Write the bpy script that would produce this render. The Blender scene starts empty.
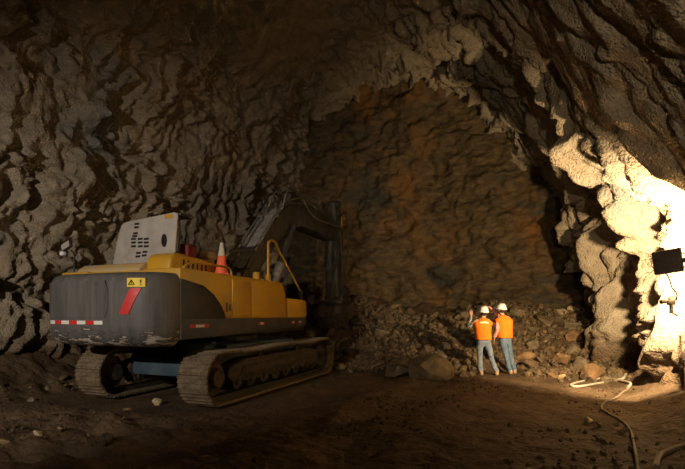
import bpy, bmesh, math, random
import numpy as np
from mathutils import Vector, Matrix, Euler
random.seed(7)
R = math.radians
F, HZ, CH = 457.0, 313.0, 1.64          # focal length in px, horizon row, eye height
C = bpy.context.scene.collection
sc = bpy.context.scene

# ------------------------------------------------------------------ noise
def _h(ix, iy, iz, k):
    n = (ix.astype(np.int64) * 374761393 + iy.astype(np.int64) * 668265263 + iz.astype(np.int64) * 2147483647 + k * 1274126177) & 0xffffffff
    n = ((n ^ (n >> 13)) * 1274126177) & 0xffffffff
    n = ((n ^ (n >> 16)) * 2246822519) & 0xffffffff
    return ((n ^ (n >> 15)) & 0xffffff) / float(0xffffff)
def pn(x, y, z=0.0, k=0):
    x = np.asarray(x, float); y = np.asarray(y, float); z = np.zeros_like(x) + z
    xi, yi, zi = np.floor(x), np.floor(y), np.floor(z)
    fx, fy, fz = x - xi, y - yi, z - zi
    u, v, w = [t * t * t * (t * (t * 6 - 15) + 10) for t in (fx, fy, fz)]
    out = 0
    for a in (0, 1):
        for b in (0, 1):
            for c in (0, 1):
                A = _h(xi + a, yi + b, zi + c, k) * 2 * math.pi
                B = _h(xi + a, yi + b, zi + c, k + 9) * 2 - 1
                s = np.sqrt(1 - B * B)
                g = np.cos(A) * s * (fx - a) + np.sin(A) * s * (fy - b) + B * (fz - c)
                out = out + g * (u if a else 1 - u) * (v if b else 1 - v) * (w if c else 1 - w)
    return out * 1.6
def fbm(x, y, z=0.0, k=0, o=4, g=.5):
    t, a = 0, 1
    for i in range(o):
        t = t + a * pn(np.asarray(x) * 2**i, np.asarray(y) * 2**i, np.asarray(z) * 2**i, k + i * 3); a *= g
    return t
def wor(x, y, k=0, two=False):
    x = np.asarray(x, float); y = np.asarray(y, float)
    xi, yi = np.floor(x), np.floor(y)
    f1 = np.full(x.shape, 9.0); f2 = np.full(x.shape, 9.0); cid = np.zeros(x.shape)
    for a in (-1, 0, 1):
        for b in (-1, 0, 1):
            px = xi + a + _h(xi + a, yi + b, xi * 0, k); py = yi + b + _h(xi + a, yi + b, xi * 0, k + 5)
            d = np.hypot(px - x, py - y); r = _h(xi + a, yi + b, xi * 0, k + 11)
            m = d < f1
            f2 = np.where(m, f1, np.minimum(f2, d)); cid = np.where(m, r, cid); f1 = np.where(m, d, f1)
    return (f1, f2, cid) if two else f1
def sm(a, b, x):
    t = np.clip((np.asarray(x, float) - a) / (b - a), 0, 1); return t * t * (3 - 2 * t)

# ------------------------------------------------------------------ tunnel frame: s along the drive, t across it
D = (0.42, 0.9075); N = (0.9075, -0.42)
def st(X, Y): return X * D[0] + Y * D[1], X * N[0] + Y * N[1]
def xy(s, t): return s * D[0] + t * N[0], s * D[1] + t * N[1]

EX, EY, EA = -2.9, 11.1, -R(21.2)         # excavator swing centre and heading
def exl(X, Y):
    c, s_ = math.cos(-EA), math.sin(-EA)
    return (X - EX) * c - (Y - EY) * s_, (X - EX) * s_ + (Y - EY) * c

def hfloor(X, Y):
    X = np.asarray(X, float); Y = np.asarray(Y, float)
    s, t = st(X, Y)
    s0 = 12.6 + 1.5 * sm(-5.5, -7.5, t) + .5 * sm(-1.9, -1.4, t) - 1.0 * np.exp(-((t + 3.7) / 1.2)**2)
    r = np.clip((s - s0) / (18.0 - s0), 0, 1)
    pile = 2.35 * r**1.15 * (0.85 + .25 * pn(s * .35, t * .35, 3.3))
    lump = fbm(X * 1.1, Y * 1.1, 1.7, 3, 4, .55)
    rough = .045 + .11 * sm(.02, .3, r) + .03 * sm(-3.5, -6, t)
    z = pile + rough * lump
    # wheel and track ruts running with the drive
    q = t + .35 * pn(s * .15, 0 * s, 4.4)
    rut = (np.abs(((q * .62) % 1) - .5) - .25) * .12 + .05 * wor(s * 3.1, t * 3.1, 31) * sm(.2, .45, np.abs(((q * .62) % 1) - .5))
    z = z + rut * sm(.35, 0, r) * sm(-1.0, -2.0, t)
    # muddy clods left foreground
    z = z + .20 * (.6 - wor(X * 2.2 + .4 * lump, Y * 2.2, 8)) * sm(-.5, -2.2, X) * sm(8.6, 6.5, Y)
    # spoil banked up against both walls
    z = z + .75 * sm(-9.6, -11.2, t) + .35 * sm(1.1, 2.2, t)
    z = z + .18 * (.5 - wor(X * 3.1, Y * 3.1, 18)) * sm(-8.8, -9.8, t)
    z = z + .03 * (.5 - wor(X * 5 + .5 * lump, Y * 5, 28)) + .01 * fbm(X * 9, Y * 9, 0., 40, 2)
    # flat under the machine
    lx, ly = exl(X, Y)
    e = sm(2.7, 1.9, np.abs(lx)) * sm(3.8, 2.9, np.abs(ly))
    z = z * (1 - e) + (-.09) * e
    # trodden flat under the two people
    e = np.exp(-(((X - 4.15) / .7)**2 + ((Y - 12.2) / .55)**2)**2)
    return z * (1 - e)
def hf(x, y): return float(hfloor(np.array([x]), np.array([y]))[0])
def gp(px, py):                            # ground point seen at a photo pixel
    Y = F * CH / (py - HZ)
    for _ in range(12):
        X = (px - 342.5) / F * Y; z = hf(X, Y); Y = Y * .5 + .5 * F * (CH - z) / (py - HZ)
    X = (px - 342.5) / F * Y
    return X, Y, hf(X, Y)

# ------------------------------------------------------------------ materials
def mat(name, col, col2=None, scale=3, rough=.8, bump=.0, bscale=20, metal=0., col3=None, ramp=(.35, .65), spec=.3, detail=6, stretch=None, bdist=.02):
    m = bpy.data.materials.new(name); m.use_nodes = True
    nt = m.node_tree; L = nt.links.new; b = nt.nodes['Principled BSDF']
    b.inputs['Roughness'].default_value = rough; b.inputs['Metallic'].default_value = metal
    b.inputs['Specular IOR Level'].default_value = spec
    b.inputs['Base Color'].default_value = (*col, 1)
    tc = nt.nodes.new('ShaderNodeTexCoord'); src = tc.outputs['Object']
    if stretch:
        mp = nt.nodes.new('ShaderNodeMapping'); mp.inputs['Scale'].default_value = stretch
        L(src, mp.inputs[0]); src = mp.outputs[0]
    if col2:
        n = nt.nodes.new('ShaderNodeTexNoise'); n.inputs['Scale'].default_value = scale; n.inputs['Detail'].default_value = detail
        n.inputs['Roughness'].default_value = .65
        L(src, n.inputs['Vector'])
        r = nt.nodes.new('ShaderNodeValToRGB'); L(n.outputs['Fac'], r.inputs[0])
        r.color_ramp.elements[0].position = ramp[0]; r.color_ramp.elements[1].position = ramp[1]
        r.color_ramp.elements[0].color = (*col, 1); r.color_ramp.elements[1].color = (*col2, 1)
        if col3:
            e = r.color_ramp.elements.new(min(.98, ramp[1] + .12)); e.color = (*col3, 1)
        L(r.outputs[0], b.inputs['Base Color'])
    if bump:
        n2 = nt.nodes.new('ShaderNodeTexNoise'); n2.inputs['Scale'].default_value = bscale; n2.inputs['Detail'].default_value = 5
        L(tc.outputs['Object'], n2.inputs['Vector'])
        bp = nt.nodes.new('ShaderNodeBump'); bp.inputs['Strength'].default_value = bump; bp.inputs['Distance'].default_value = bdist
        L(n2.outputs['Fac'], bp.inputs['Height']); L(bp.outputs[0], b.inputs['Normal'])
    return m
def node(nt, typ, **kw):
    n = nt.nodes.new(typ)
    for k, v in kw.items():
        if k in n.inputs: n.inputs[k].default_value = v
        else: setattr(n, k, v)
    return n
def mixc(nt, fac, a, b):
    m = nt.nodes.new('ShaderNodeMix'); m.data_type = 'RGBA'; L = nt.links.new
    for s, i in ((fac, 0), (a, 6), (b, 7)):
        if isinstance(s, (tuple, float, int)): m.inputs[i].default_value = s if not isinstance(s, tuple) else (*s, 1)
        else: L(s, m.inputs[i])
    return m.outputs[2]
def rampf(nt, src, a, b):
    r = nt.nodes.new('ShaderNodeMapRange'); r.inputs[1].default_value = a; r.inputs[2].default_value = b; r.interpolation_type = 'SMOOTHSTEP'
    nt.links.new(src, r.inputs[0]); return r.outputs[0]

def shotcrete():
    m = bpy.data.materials.new('sprayed_concrete'); m.use_nodes = True; nt = m.node_tree; L = nt.links.new; b = nt.nodes['Principled BSDF']
    b.inputs['Roughness'].default_value = .75; b.inputs['Specular IOR Level'].default_value = .3
    tc = node(nt, 'ShaderNodeTexCoord').outputs['Object']
    n1 = node(nt, 'ShaderNodeTexNoise', Scale=.45, Detail=5.0, Roughness=.6); L(tc, n1.inputs['Vector'])
    n2 = node(nt, 'ShaderNodeTexNoise', Scale=2.3, Detail=7.0, Roughness=.65); L(tc, n2.inputs['Vector'])
    n3 = node(nt, 'ShaderNodeTexNoise', Scale=.3, Detail=4.0); mp = node(nt, 'ShaderNodeMapping', Location=(7, 3, 1)); L(tc, mp.inputs[0]); L(mp.outputs[0], n3.inputs['Vector'])
    c = mixc(nt, rampf(nt, n2.outputs[0], .35, .7), (.25, .205, .145), (.38, .32, .235))
    c = mixc(nt, rampf(nt, n1.outputs[0], .42, .72), c, (.34, .27, .18))
    c = mixc(nt, rampf(nt, n3.outputs[0], .58, .75), c, (.19, .185, .17))        # damp grey seepage
    sx = node(nt, 'ShaderNodeSeparateXYZ'); L(tc, sx.inputs[0])                  # mud splashed along the foot of the wall
    ad = node(nt, 'ShaderNodeMath', operation='MULTIPLY_ADD'); L(n2.outputs[0], ad.inputs[0]); ad.inputs[1].default_value = -1.6; L(sx.outputs[2], ad.inputs[2])
    c = mixc(nt, rampf(nt, ad.outputs[0], .55, -.25), c, (.12, .08, .045))
    L(c, b.inputs['Base Color'])
    v = node(nt, 'ShaderNodeTexNoise', Scale=21.0, Detail=2.5, Roughness=.6); L(tc, v.inputs['Vector'])
    w = node(nt, 'ShaderNodeTexNoise', Scale=5.0, Detail=5.0, Roughness=.6); L(tc, w.inputs['Vector'])
    bp = node(nt, 'ShaderNodeBump', Strength=1.0, Distance=.06); L(v.outputs[0], bp.inputs['Height'])
    bq = node(nt, 'ShaderNodeBump', Strength=.6, Distance=.1); L(w.outputs[0], bq.inputs['Height']); L(bp.outputs[0], bq.inputs['Normal'])
    L(bq.outputs[0], b.inputs['Normal'])
    return m
def facerock():
    m = bpy.data.materials.new('bare_face_rock'); m.use_nodes = True; nt = m.node_tree; L = nt.links.new; b = nt.nodes['Principled BSDF']
    b.inputs['Roughness'].default_value = .6; b.inputs['Specular IOR Level'].default_value = .35
    tc = node(nt, 'ShaderNodeTexCoord').outputs['Object']
    mp = node(nt, 'ShaderNodeMapping', Scale=(.8, .8, 2.2), Rotation=(0, .35, 0)); L(tc, mp.inputs[0])
    n1 = node(nt, 'ShaderNodeTexNoise', Scale=.35, Detail=6.0, Roughness=.6, Distortion=.6); L(mp.outputs[0], n1.inputs['Vector'])
    n2 = node(nt, 'ShaderNodeTexNoise', Scale=2.4, Detail=9.0, Roughness=.75); L(mp.outputs[0], n2.inputs['Vector'])
    n3 = node(nt, 'ShaderNodeTexNoise', Scale=.55, Detail=5.0, Roughness=.55); m3 = node(nt, 'ShaderNodeMapping', Location=(3, 9, 2), Scale=(1, 1, .45)); L(tc, m3.inputs[0]); L(m3.outputs[0], n3.inputs['Vector'])
    c = mixc(nt, rampf(nt, n2.outputs[0], .38, .66), (.058, .040, .021), (.155, .102, .048))
    c = mixc(nt, rampf(nt, n3.outputs[0], .50, .78), c, (.21, .095, .022))       # rust-coloured seams
    c = mixc(nt, rampf(nt, n1.outputs[0], .5, .7), c, (.05, .05, .036))
    L(c, b.inputs['Base Color'])
    bp = node(nt, 'ShaderNodeBump', Strength=1.0, Distance=.12); L(n2.outputs[0], bp.inputs['Height']); L(bp.outputs[0], b.inputs['Normal'])
    return m
M = {}
M['shot'] = shotcrete(); M['face'] = facerock()
M['mud'] = mat('damp_mud', (.05, .030, .015), (.125, .081, .045), 1.3, .75, .9, 14, ramp=(.35, .68), bdist=.05, detail=8)
M['rockb'] = mat('brown_rock', (.075, .05, .026), (.20, .14, .078), 2.2, .75, .6, 9, bdist=.04)
M['rockg'] = mat('grey_rock', (.08, .062, .038), (.21, .162, .10), 2.2, .75, .6, 9, bdist=.04)
M['rocko'] = mat('rusty_rock', (.12, .07, .034), (.29, .17, .085), 2.5, .75, .6, 9, bdist=.04)
M['rockd'] = mat('dark_rock', (.045, .035, .025), (.13, .10, .07), 2.5, .65, .6, 9, bdist=.04)
M['rockp'] = mat('pale_rock', (.30, .22, .12), (.5, .40, .25), 5, .8, .5, 12, bdist=.03)
M['yel'] = mat('dusty_yellow_paint', (.53, .29, .014), (.40, .24, .05), 1.5, .5, .05, 30, ramp=(.42, .72), spec=.4)
M['yeldust'] = mat('heavily_dusted_yellow_paint', (.58, .35, .06), (.42, .34, .24), 2.2, .7, .1, 30, ramp=(.35, .62))
M['cw'] = mat('charcoal_paint', (.06, .058, .06), (.14, .13, .12), 1.2, .55, .08, 25, ramp=(.3, .75), spec=.4, stretch=(6, 6, .7))
M['scrape'] = mat('scraped_metal_and_dry_mud', (.09, .07, .055), (.48, .42, .36), 4.5, .6, .6, 20, ramp=(.5, .6), stretch=(.8, .8, 3))
M['char'] = mat('dark_side_paint', (.035, .034, .035), (.07, .062, .055), 2, .6, .1, 25)
M['hatch'] = mat('dust_grey_hood_panel', (.30, .27, .245), (.42, .385, .35), 3, .85, .2, 40)
M['blk'] = mat('black_steel', (.02, .019, .018), (.05, .043, .035), 4, .6, .3, 25)
M['boom'] = mat('grimy_boom_steel', (.04, .04, .036), (.10, .092, .078), 3, .6, .3, 25, stretch=(1, 1, .5))
M['boomtop'] = mat('dusty_boom_top', (.23, .21, .19), (.4, .37, .33), 7, .8, .3, 30)
M['blue'] = mat('blue_grey_undercarriage_paint', (.038, .068, .10), (.07, .095, .115), 3, .6, .3, 25)
M['shoe'] = mat('worn_track_steel', (.10, .07, .043), (.21, .155, .10), 9, .7, .5, 30)
M['mudsteel'] = mat('muddy_steel', (.022, .018, .014), (.085, .062, .042), 7, .7, .7, 18)
M['pipe'] = mat('dusty_pipe', (.13, .12, .105), (.28, .255, .22), 6, .7)
M['rod'] = mat('polished_rod', (.5, .5, .48), None, 1, .25, metal=.9)
M['hose'] = mat('rubber_hose', (.022, .021, .02), (.06, .055, .05), 6, .6)
M['red'] = mat('red_reflector', (.62, .03, .03), (.5, .035, .03), 6, .4)
M['redin'] = mat('red_engine_bay_paint', (.16, .012, .01), (.06, .012, .01), 3, .6)
M['wht'] = mat('white_reflector', (.75, .75, .72), (.62, .6, .55), 8, .4)
M['sty'] = mat('yellow_sticker', (.85, .62, .04), (.75, .55, .06), 8, .5)
M['inkb'] = mat('black_ink', (.01, .01, .01), None)
M['glass'] = mat('dark_glass', (.015, .018, .02), None, 1, .1, spec=.6)
M['coneo'] = mat('orange_cone_plastic', (.85, .14, .05), (.72, .13, .06), 6, .5)
M['conew'] = mat('dusty_white_collar', (.62, .58, .5), (.5, .44, .36), 10, .6)
M['cable'] = mat('pale_cable_sheath', (.46, .42, .33), (.30, .26, .19), 6, .6)
M['cabled'] = mat('muddy_cable_sheath', (.22, .18, .12), (.12, .09, .06), 6, .6)
M['lampb'] = mat('dark_brown_lamp_housing', (.05, .032, .026), (.09, .06, .045), 9, .6, .2, 30)
M['vest'] = mat('orange_safety_vest', (1.0, .22, .01), (.9, .18, .008), 9, .8, .3, 25)
M['tape'] = mat('silver_reflective_tape', (.85, .7, .5), None, 1, .4)
M['hat'] = mat('white_hard_hat_shell', (.82, .80, .74), None, 1, .35, spec=.5)
M['skin'] = mat('skin', (.55, .30, .19), (.48, .25, .16), 8, .6)
M['hair'] = mat('dark_hair', (.03, .02, .014), (.05, .032, .02), 30, .7)
M['jeanl'] = mat('faded_grey_blue_denim', (.13, .17, .235), (.21, .25, .31), 9, .9, .4, 30)
M['jeanb'] = mat('worn_blue_denim', (.065, .115, .19), (.15, .21, .28), 7, .9, .4, 30)
M['pink'] = mat('pink_shirt_cloth', (.85, .36, .30), (.75, .30, .26), 9, .9, .3, 25)
M['boot'] = mat('tan_boot_leather', (.30, .20, .11), (.42, .31, .19), 9, .8)
def plaid():
    m = mat('grey_checked_shirt_cloth', (.5, .47, .43), None, 1, .9); nt = m.node_tree; L = nt.links.new
    tc = node(nt, 'ShaderNodeTexCoord').outputs['Object']
    w = node(nt, 'ShaderNodeTexChecker', Scale=22.0); w.inputs[1].default_value = (.5, .47, .43, 1); w.inputs[2].default_value = (.14, .13, .13, 1)
    L(tc, w.inputs[0]); L(w.outputs[0], nt.nodes['Principled BSDF'].inputs['Base Color']); return m
M['plaid'] = plaid()
def lens():
    m = bpy.data.materials.new('lit_lamp_glass'); m.use_nodes = True; b = m.node_tree.nodes['Principled BSDF']
    b.inputs['Emission Color'].default_value = (1, .82, .55, 1); b.inputs['Emission Strength'].default_value = 12; return m
M['lens'] = lens()

# ------------------------------------------------------------------ object helpers
def tag(o, label=None, cat=None, group=None, kind=None):
    for k, v in (('label', label), ('category', cat), ('group', group), ('kind', kind)):
        if v: o[k] = v
    return o
def link_mesh(name, me, m, parent=None, smooth=False):
    o = bpy.data.objects.new(name, me); C.objects.link(o)
    if m: me.materials.append(m)
    if parent: o.parent = parent
    if smooth: me.polygons.foreach_set('use_smooth', [True] * len(me.polygons))
    return o
def empty(name, loc=(0, 0, 0), rz=0, parent=None):
    o = bpy.data.objects.new(name, None); C.objects.link(o); o.location = loc; o.rotation_euler = (0, 0, rz); o.empty_display_size = .2
    if parent: o.parent = parent
    return o
def fin(name, bm, m, parent=None, smooth=False, sharp=40):
    bmesh.ops.recalc_face_normals(bm, faces=bm.faces)
    me = bpy.data.meshes.new(name); bm.to_mesh(me); bm.free()
    o = link_mesh(name, me, m, parent)
    if smooth:
        me.polygons.foreach_set('use_smooth', [True] * len(me.polygons)); me.set_sharp_from_angle(angle=R(sharp))
    return o
def NB(): return bmesh.new()
def absorb(bm, tmp):
    me = bpy.data.meshes.new('tmp'); tmp.to_mesh(me); tmp.free(); bm.from_mesh(me); bpy.data.meshes.remove(me)
def abox(bm, x, y, z, bev=0, M4=None, seg=2):
    t = NB(); bmesh.ops.create_cube(t, size=1)
    for v in t.verts:
        v.co = Vector(((x[0] + x[1]) / 2 + v.co.x * (x[1] - x[0]), (y[0] + y[1]) / 2 + v.co.y * (y[1] - y[0]), (z[0] + z[1]) / 2 + v.co.z * (z[1] - z[0])))
    if bev: bmesh.ops.bevel(t, geom=t.edges[:] , offset=bev, segments=seg, affect='EDGES', profile=.5)
    if M4: bmesh.ops.transform(t, matrix=M4, verts=t.verts)
    absorb(bm, t)
def aprism(bm, pts, axis, a, b, bev=0, seg=2, M4=None):
    """outline pts extruded along axis from a to b. axis x: pts are (y, z); y: (x, z); z: (x, y)"""
    t = NB()
    def mk(p, q): return {'x': (q, p[0], p[1]), 'y': (p[0], q, p[1]), 'z': (p[0], p[1], q)}[axis]
    A = [t.verts.new(mk(p, a)) for p in pts]; B = [t.verts.new(mk(p, b)) for p in pts]
    t.faces.new(A); t.faces.new(B[::-1])
    for i in range(len(pts)):
        j = (i + 1) % len(pts); t.faces.new((A[j], A[i], B[i], B[j]))
    bmesh.ops.recalc_face_normals(t, faces=t.faces)
    if bev: bmesh.ops.bevel(t, geom=t.edges[:], offset=bev, segments=seg, affect='EDGES', profile=.5, clamp_overlap=True)
    if M4: bmesh.ops.transform(t, matrix=M4, verts=t.verts)
    absorb(bm, t)
def smoothpath(pts, n=6):
    P = [Vector(p) for p in pts]
    if len(P) < 3: return P
    P = [P[0] * 2 - P[1]] + P + [P[-1] * 2 - P[-2]]
    out = []
    for i in range(1, len(P) - 2):
        for k in range(n):
            t = k / n; a, b, c, d = P[i - 1], P[i], P[i + 1], P[i + 2]
            out.append(.5 * ((2 * b) + (c - a) * t + (2 * a - 5 * b + 4 * c - d) * t * t + (3 * b - a - 3 * c + d) * t**3))
    out.append(P[-2]); return out
def atube(bm, pts, r, seg=8, smooth=True, n=6):
    P = smoothpath(pts, n) if smooth else [Vector(p) for p in pts]
    rr = r if isinstance(r, (list, tuple)) else None
    up = Vector((0, 0, 1)); rings = []
    prev = None
    for i, p in enumerate(P):
        d = (P[min(i + 1, len(P) - 1)] - P[max(i - 1, 0)]).normalized()
        if prev is None:
            a = d.cross(up if abs(d.z) < .9 else Vector((1, 0, 0))).normalized()
        else: a = (prev - d * prev.dot(d)).normalized()
        prev = a; b = d.cross(a)
        rad = r if rr is None else rr[0] + (rr[1] - rr[0]) * i / (len(P) - 1)
        rings.append([bm.verts.new(p + (a * math.cos(2 * math.pi * k / seg) + b * math.sin(2 * math.pi * k / seg)) * rad) for k in range(seg)])
    for i in range(len(rings) - 1):
        for k in range(seg):
            j = (k + 1) % seg; bm.faces.new((rings[i][k], rings[i][j], rings[i + 1][j], rings[i + 1][k]))
    bm.faces.new(rings[0][::-1]); bm.faces.new(rings[-1])
def acyl(bm, p0, p1, r, seg=20): atube(bm, [p0, p1], r, seg, False)
def alathe(bm, prof, seg=28, M4=None):
    t = NB(); rings = []
    for (r, z) in prof:
        if r < 1e-5: rings.append([t.verts.new((0, 0, z))])
        else: rings.append([t.verts.new((r * math.cos(2 * math.pi * k / seg), r * math.sin(2 * math.pi * k / seg), z)) for k in range(seg)])
    for a, b in zip(rings, rings[1:]):
        for k in range(seg):
            j = (k + 1) % seg
            q = [a[k % len(a)], a[j % len(a)], b[j % len(b)], b[k % len(b)]]
            q = [v for i, v in enumerate(q) if v not in q[:i]]
            if len(q) > 2:
                try: t.faces.new(q)
                except ValueError: pass
    if M4: bmesh.ops.transform(t, matrix=M4, verts=t.verts)
    absorb(bm, t)
def loft(bm, rings, cap=True):
    V = [[bm.verts.new(p) for p in r] for r in rings]; n = len(V[0])
    for a, b in zip(V, V[1:]):
        for k in range(n):
            j = (k + 1) % n; bm.faces.new((a[k], a[j], b[j], b[k]))
    if cap: bm.faces.new(V[0][::-1]); bm.faces.new(V[-1])
def quick(name, parent, m, fn, smooth=False, sharp=40, **tags):
    bm = NB(); fn(bm); o = fin(name, bm, m, parent, smooth, sharp)
    if tags: tag(o, **tags)
    return o
def grid_mesh(name, P, m, smooth=True, mask=None):
    n, k, _ = P.shape
    me = bpy.data.meshes.new(name); idx = np.arange(n * k).reshape(n, k)
    f = np.stack([idx[:-1, :-1], idx[1:, :-1], idx[1:, 1:], idx[:-1, 1:]], -1).reshape(-1, 4)
    if mask is not None: f = f[mask.reshape(-1)]
    me.vertices.add(n * k); me.vertices.foreach_set('co', P.reshape(-1).astype(np.float32))
    me.loops.add(len(f) * 4); me.polygons.add(len(f))
    me.loops.foreach_set('vertex_index', f.reshape(-1).astype(np.int32))
    me.polygons.foreach_set('loop_start', np.arange(0, len(f) * 4, 4, dtype=np.int32))
    me.update(calc_edges=True); me.validate()
    o = link_mesh(name, me, m, None, smooth); tag(o, kind='structure'); return o

# ------------------------------------------------------------------ the tunnel
prof = np.array([(2.0, -.8), (1.75, .1), (1.5, 1.2), (1.05, 3.2), (.45, 5.0), (-.6, 7.1), (-2.3, 9.35), (-4.4, 10.8), (-6.9, 11.05), (-9.1, 9.9), (-10.3, 8.0), (-10.85, 5.6), (-11.1, 3.0), (-11.1, .8), (-11.1, -.8)])
def resample(P, step):
    q = np.array([list(v)[:2] for v in smoothpath([(a, b, 0) for a, b in P], 12)])
    L = np.r_[0, np.cumsum(np.hypot(*np.diff(q, axis=0).T))]
    n = int(L[-1] / step); u = np.linspace(0, L[-1], n)
    return np.c_[np.interp(u, L, q[:, 0]), np.interp(u, L, q[:, 1])], u
q, arc = resample(prof, .055)
ds = .055; S = np.arange(-3.5, 18.9, ds)
T0 = np.gradient(q, axis=0); T0 /= np.linalg.norm(T0, axis=1)[:, None]
nrm = np.c_[-T0[:, 1], T0[:, 0]]            # points into the tunnel
if (nrm[0] @ (np.array([-5, 4]) - q[0])) < 0: nrm = -nrm
SS, AA = np.meshgrid(S, arc, indexing='ij')
right = sm(13.5, 9.5, arc)                  # 1 on the right wall, 0 from the crown leftwards
al = .42 * right + .95 * (1 - right)
A2 = np.cumsum(al) * .055; A2 = np.broadcast_to(A2, SS.shape)
rr = np.broadcast_to(right, SS.shape)
wx = .45 * fbm(SS * .8, A2 * .8, 5.1, 50, 3); wy = .45 * fbm(SS * .8, A2 * .8, 8.3, 60, 3)
sh = SS + .35 * (AA - 4) * rr * .6          # ribs of the right wall lean towards the face
w1, w1b, id1 = wor((sh + wx) * .85, (A2 + wy) * .85, 3, True)
w2, w2b, id2 = wor((sh + wx * .6) * 2.0, (A2 + wy * .6) * 1.9, 13, True)
u_, v_ = SS * 1.05 + .35 * A2, A2 * .72 - .2 * SS
u_, v_ = u_ * (1 - rr) + sh * rr, v_ * (1 - rr) + A2 * .85 * rr
def bil(f, k): return np.abs(pn((u_ + wx) * f, (v_ + wy) * f, k * 1.7, k)) * 1.6
def clf(f, k, e=.08): return sm(-e, e, fbm((u_ + .7 * wx) * f, (v_ + .7 * wy) * f, k * 2.3, k, 3)) - .5
base_zz = np.broadcast_to(q[:, 1], SS.shape)
lf = 1 - .45 * (1 - rr)
disp = lf * (.40 * fbm(SS * .33, A2 * .33, .5, 70, 2) + .34 * clf(.55, 101) + .26 * clf(1.1, 111)) + .16 * clf(2.3, 121) + .08 * clf(4.4, 171) * (1 - rr) \
     + .40 * lf * (bil(.9, 131) - .4) + .27 * (bil(2.0, 141) - .4) + .16 * (bil(3.9, 151) - .4) + .10 * (.5 - w2)
disp = disp + rr * (.38 * (bil(.55, 161) * 1.0 - .35) + .42 * np.exp(-((sh - 11.9 - .3 * wx) / .42)**2) + .35 * np.exp(-((SS - 11.6 - .3 * wx) / .5)**2) * sm(2.5, 1.0, base_zz) + .34 * np.exp(-((sh - 13.4 - .4 * wx) / .35)**2) + .3 * np.exp(-((sh - 14.8 - .4 * wx) / .35)**2) - .2 * np.exp(-((sh - 12.7) / .4)**2)) * sm(10.5, 11.5, SS)
smoothz = sm(.0, -.3, fbm(SS * .28, A2 * .28, 9.5, 90, 2)) * .5
disp = disp * (1 - smoothz * (1 - .3 * rr))
disp = disp * (1 + .15 * rr) * (1 - .75 * rr * np.exp(-((base_zz - 2.4) / 1.1)**2 - ((SS - 9.3) / 1.4)**2)) * (1 - .5 * rr * sm(10.8, 9.0, SS)) * (1 - .6 * rr * sm(2.6, 1.0, base_zz) * sm(11.2, 10.0, SS)) * (1 - .3 * rr * sm(4.0, 6.0, base_zz))
base_t = np.broadcast_to(q[:, 0], SS.shape) + rr * sm(15.8, 12.0, SS) * (.22 + .9 * np.exp(-((base_zz - 2.9) / 2.0)**2))
base_z = np.broadcast_to(q[:, 1], SS.shape)
tt = base_t + nrm[:, 0] * disp; zz = base_z + nrm[:, 1] * disp
s_ = SS + .12 * fbm(SS * 1.3, A2 * 1.3, 12.5, 95, 2)
TX, TY = s_ * D[0] + tt * N[0], s_ * D[1] + tt * N[1]
P = np.stack([TX, TY, zz], -1)
i1 = int(np.searchsorted(arc, 9.4)); i2 = int(np.searchsorted(arc, 15.9))
def quickget(s, zlevel):                    # right wall surface t at given s and height
    i = int((s + 3.5) / ds); j = int(np.argmin(np.abs(zz[i, :i1] - zlevel))); return tt[i, j]
grid_mesh('wall_right', P[:, :i1 + 1], M['shot'])
grid_mesh('ceiling', P[:, i1:i2 + 1], M['shot'])
grid_mesh('wall_left', P[:, i2:], M['shot'])
# the face
tb = np.arange(-12.3, 3.2, .06); zb = np.arange(-.6, 12.3, .06)
TB, ZB = np.meshgrid(tb, zb, indexing='ij')
f1, f2, fid = wor(TB * .8 + .3 * ZB + .4 * pn(TB, ZB, 1.1), ZB * 1.0 + .4 * pn(TB, ZB, 6.1), 23, True)
g1, g2, gid = wor(TB * 2 + .5 * ZB, ZB * 3.1 - .6 * TB, 33, True)
cx = (TB + 4.6) / 6.6; cz = (ZB - 3) / 8.0
bowl = 1.0 * (1 - np.clip(cx**2 + np.clip(cz, 0, 2)**2, 0, 1.6))
dep = bowl + .35 * fbm(TB * .3, ZB * .3, 2, 7, 3) + .24 * (fid - .5) * sm(0, .3, f2 - f1) + .08 * (gid - .5) * sm(0, .3, g2 - g1) + .20 * fbm(TB * 1.1 + .5 * ZB, ZB * 1.7 - .4 * TB, 5, 17, 5, .6)
sb = 17.9 + dep
FX, FY = sb * D[0] + TB * N[0], sb * D[1] + TB * N[1]
grid_mesh('wall_back', np.stack([FX, FY, ZB], -1), M['face'])
# floor
def floor_grid():
    s = np.arange(-3.5, 19.6, .05); t = np.arange(-12.0, 3.4, .05)
    s2, t2 = np.meshgrid(s, t, indexing='ij'); X, Y = xy(s2, t2)
    grid_mesh('floor', np.stack([X, Y, hfloor(X, Y)], -1), M['mud'])
floor_grid()

# ------------------------------------------------------------------ rocks
def rockmesh(k, ax=(1, .8, .6), n=16, rough=.0):
    rn = random.Random(k); bm = NB()
    for i in range(n):
        v = Vector([rn.gauss(0, 1) for _ in range(3)]).normalized() * rn.uniform(.8, 1.0)
        bm.verts.new((v.x * .5 * ax[0], v.y * .5 * ax[1], v.z * .5 * ax[2]))
    bmesh.ops.convex_hull(bm, input=bm.verts[:])
    for v in [v for v in bm.verts if not v.link_faces]: bm.verts.remove(v)
    bmesh.ops.bevel(bm, geom=bm.edges[:], offset=.035, segments=1, affect='EDGES', clamp_overlap=True)
    bmesh.ops.recalc_face_normals(bm, faces=bm.faces)
    me = bpy.data.meshes.new('rock'); bm.to_mesh(me); bm.free(); return me
kinds = {}
for mk in ('rockb', 'rockg', 'rocko', 'rockd', 'rockp'):
    L_ = []
    for i in range(7):
        me = rockmesh(100 + i * 7 + len(mk) + ord(mk[-1]), (1, random.uniform(.6, .9), random.uniform(.42, .75)), random.choice([11, 14, 18])); me.materials.append(M[mk]); L_.append(me)
    kinds[mk] = L_
placed = []
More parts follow.
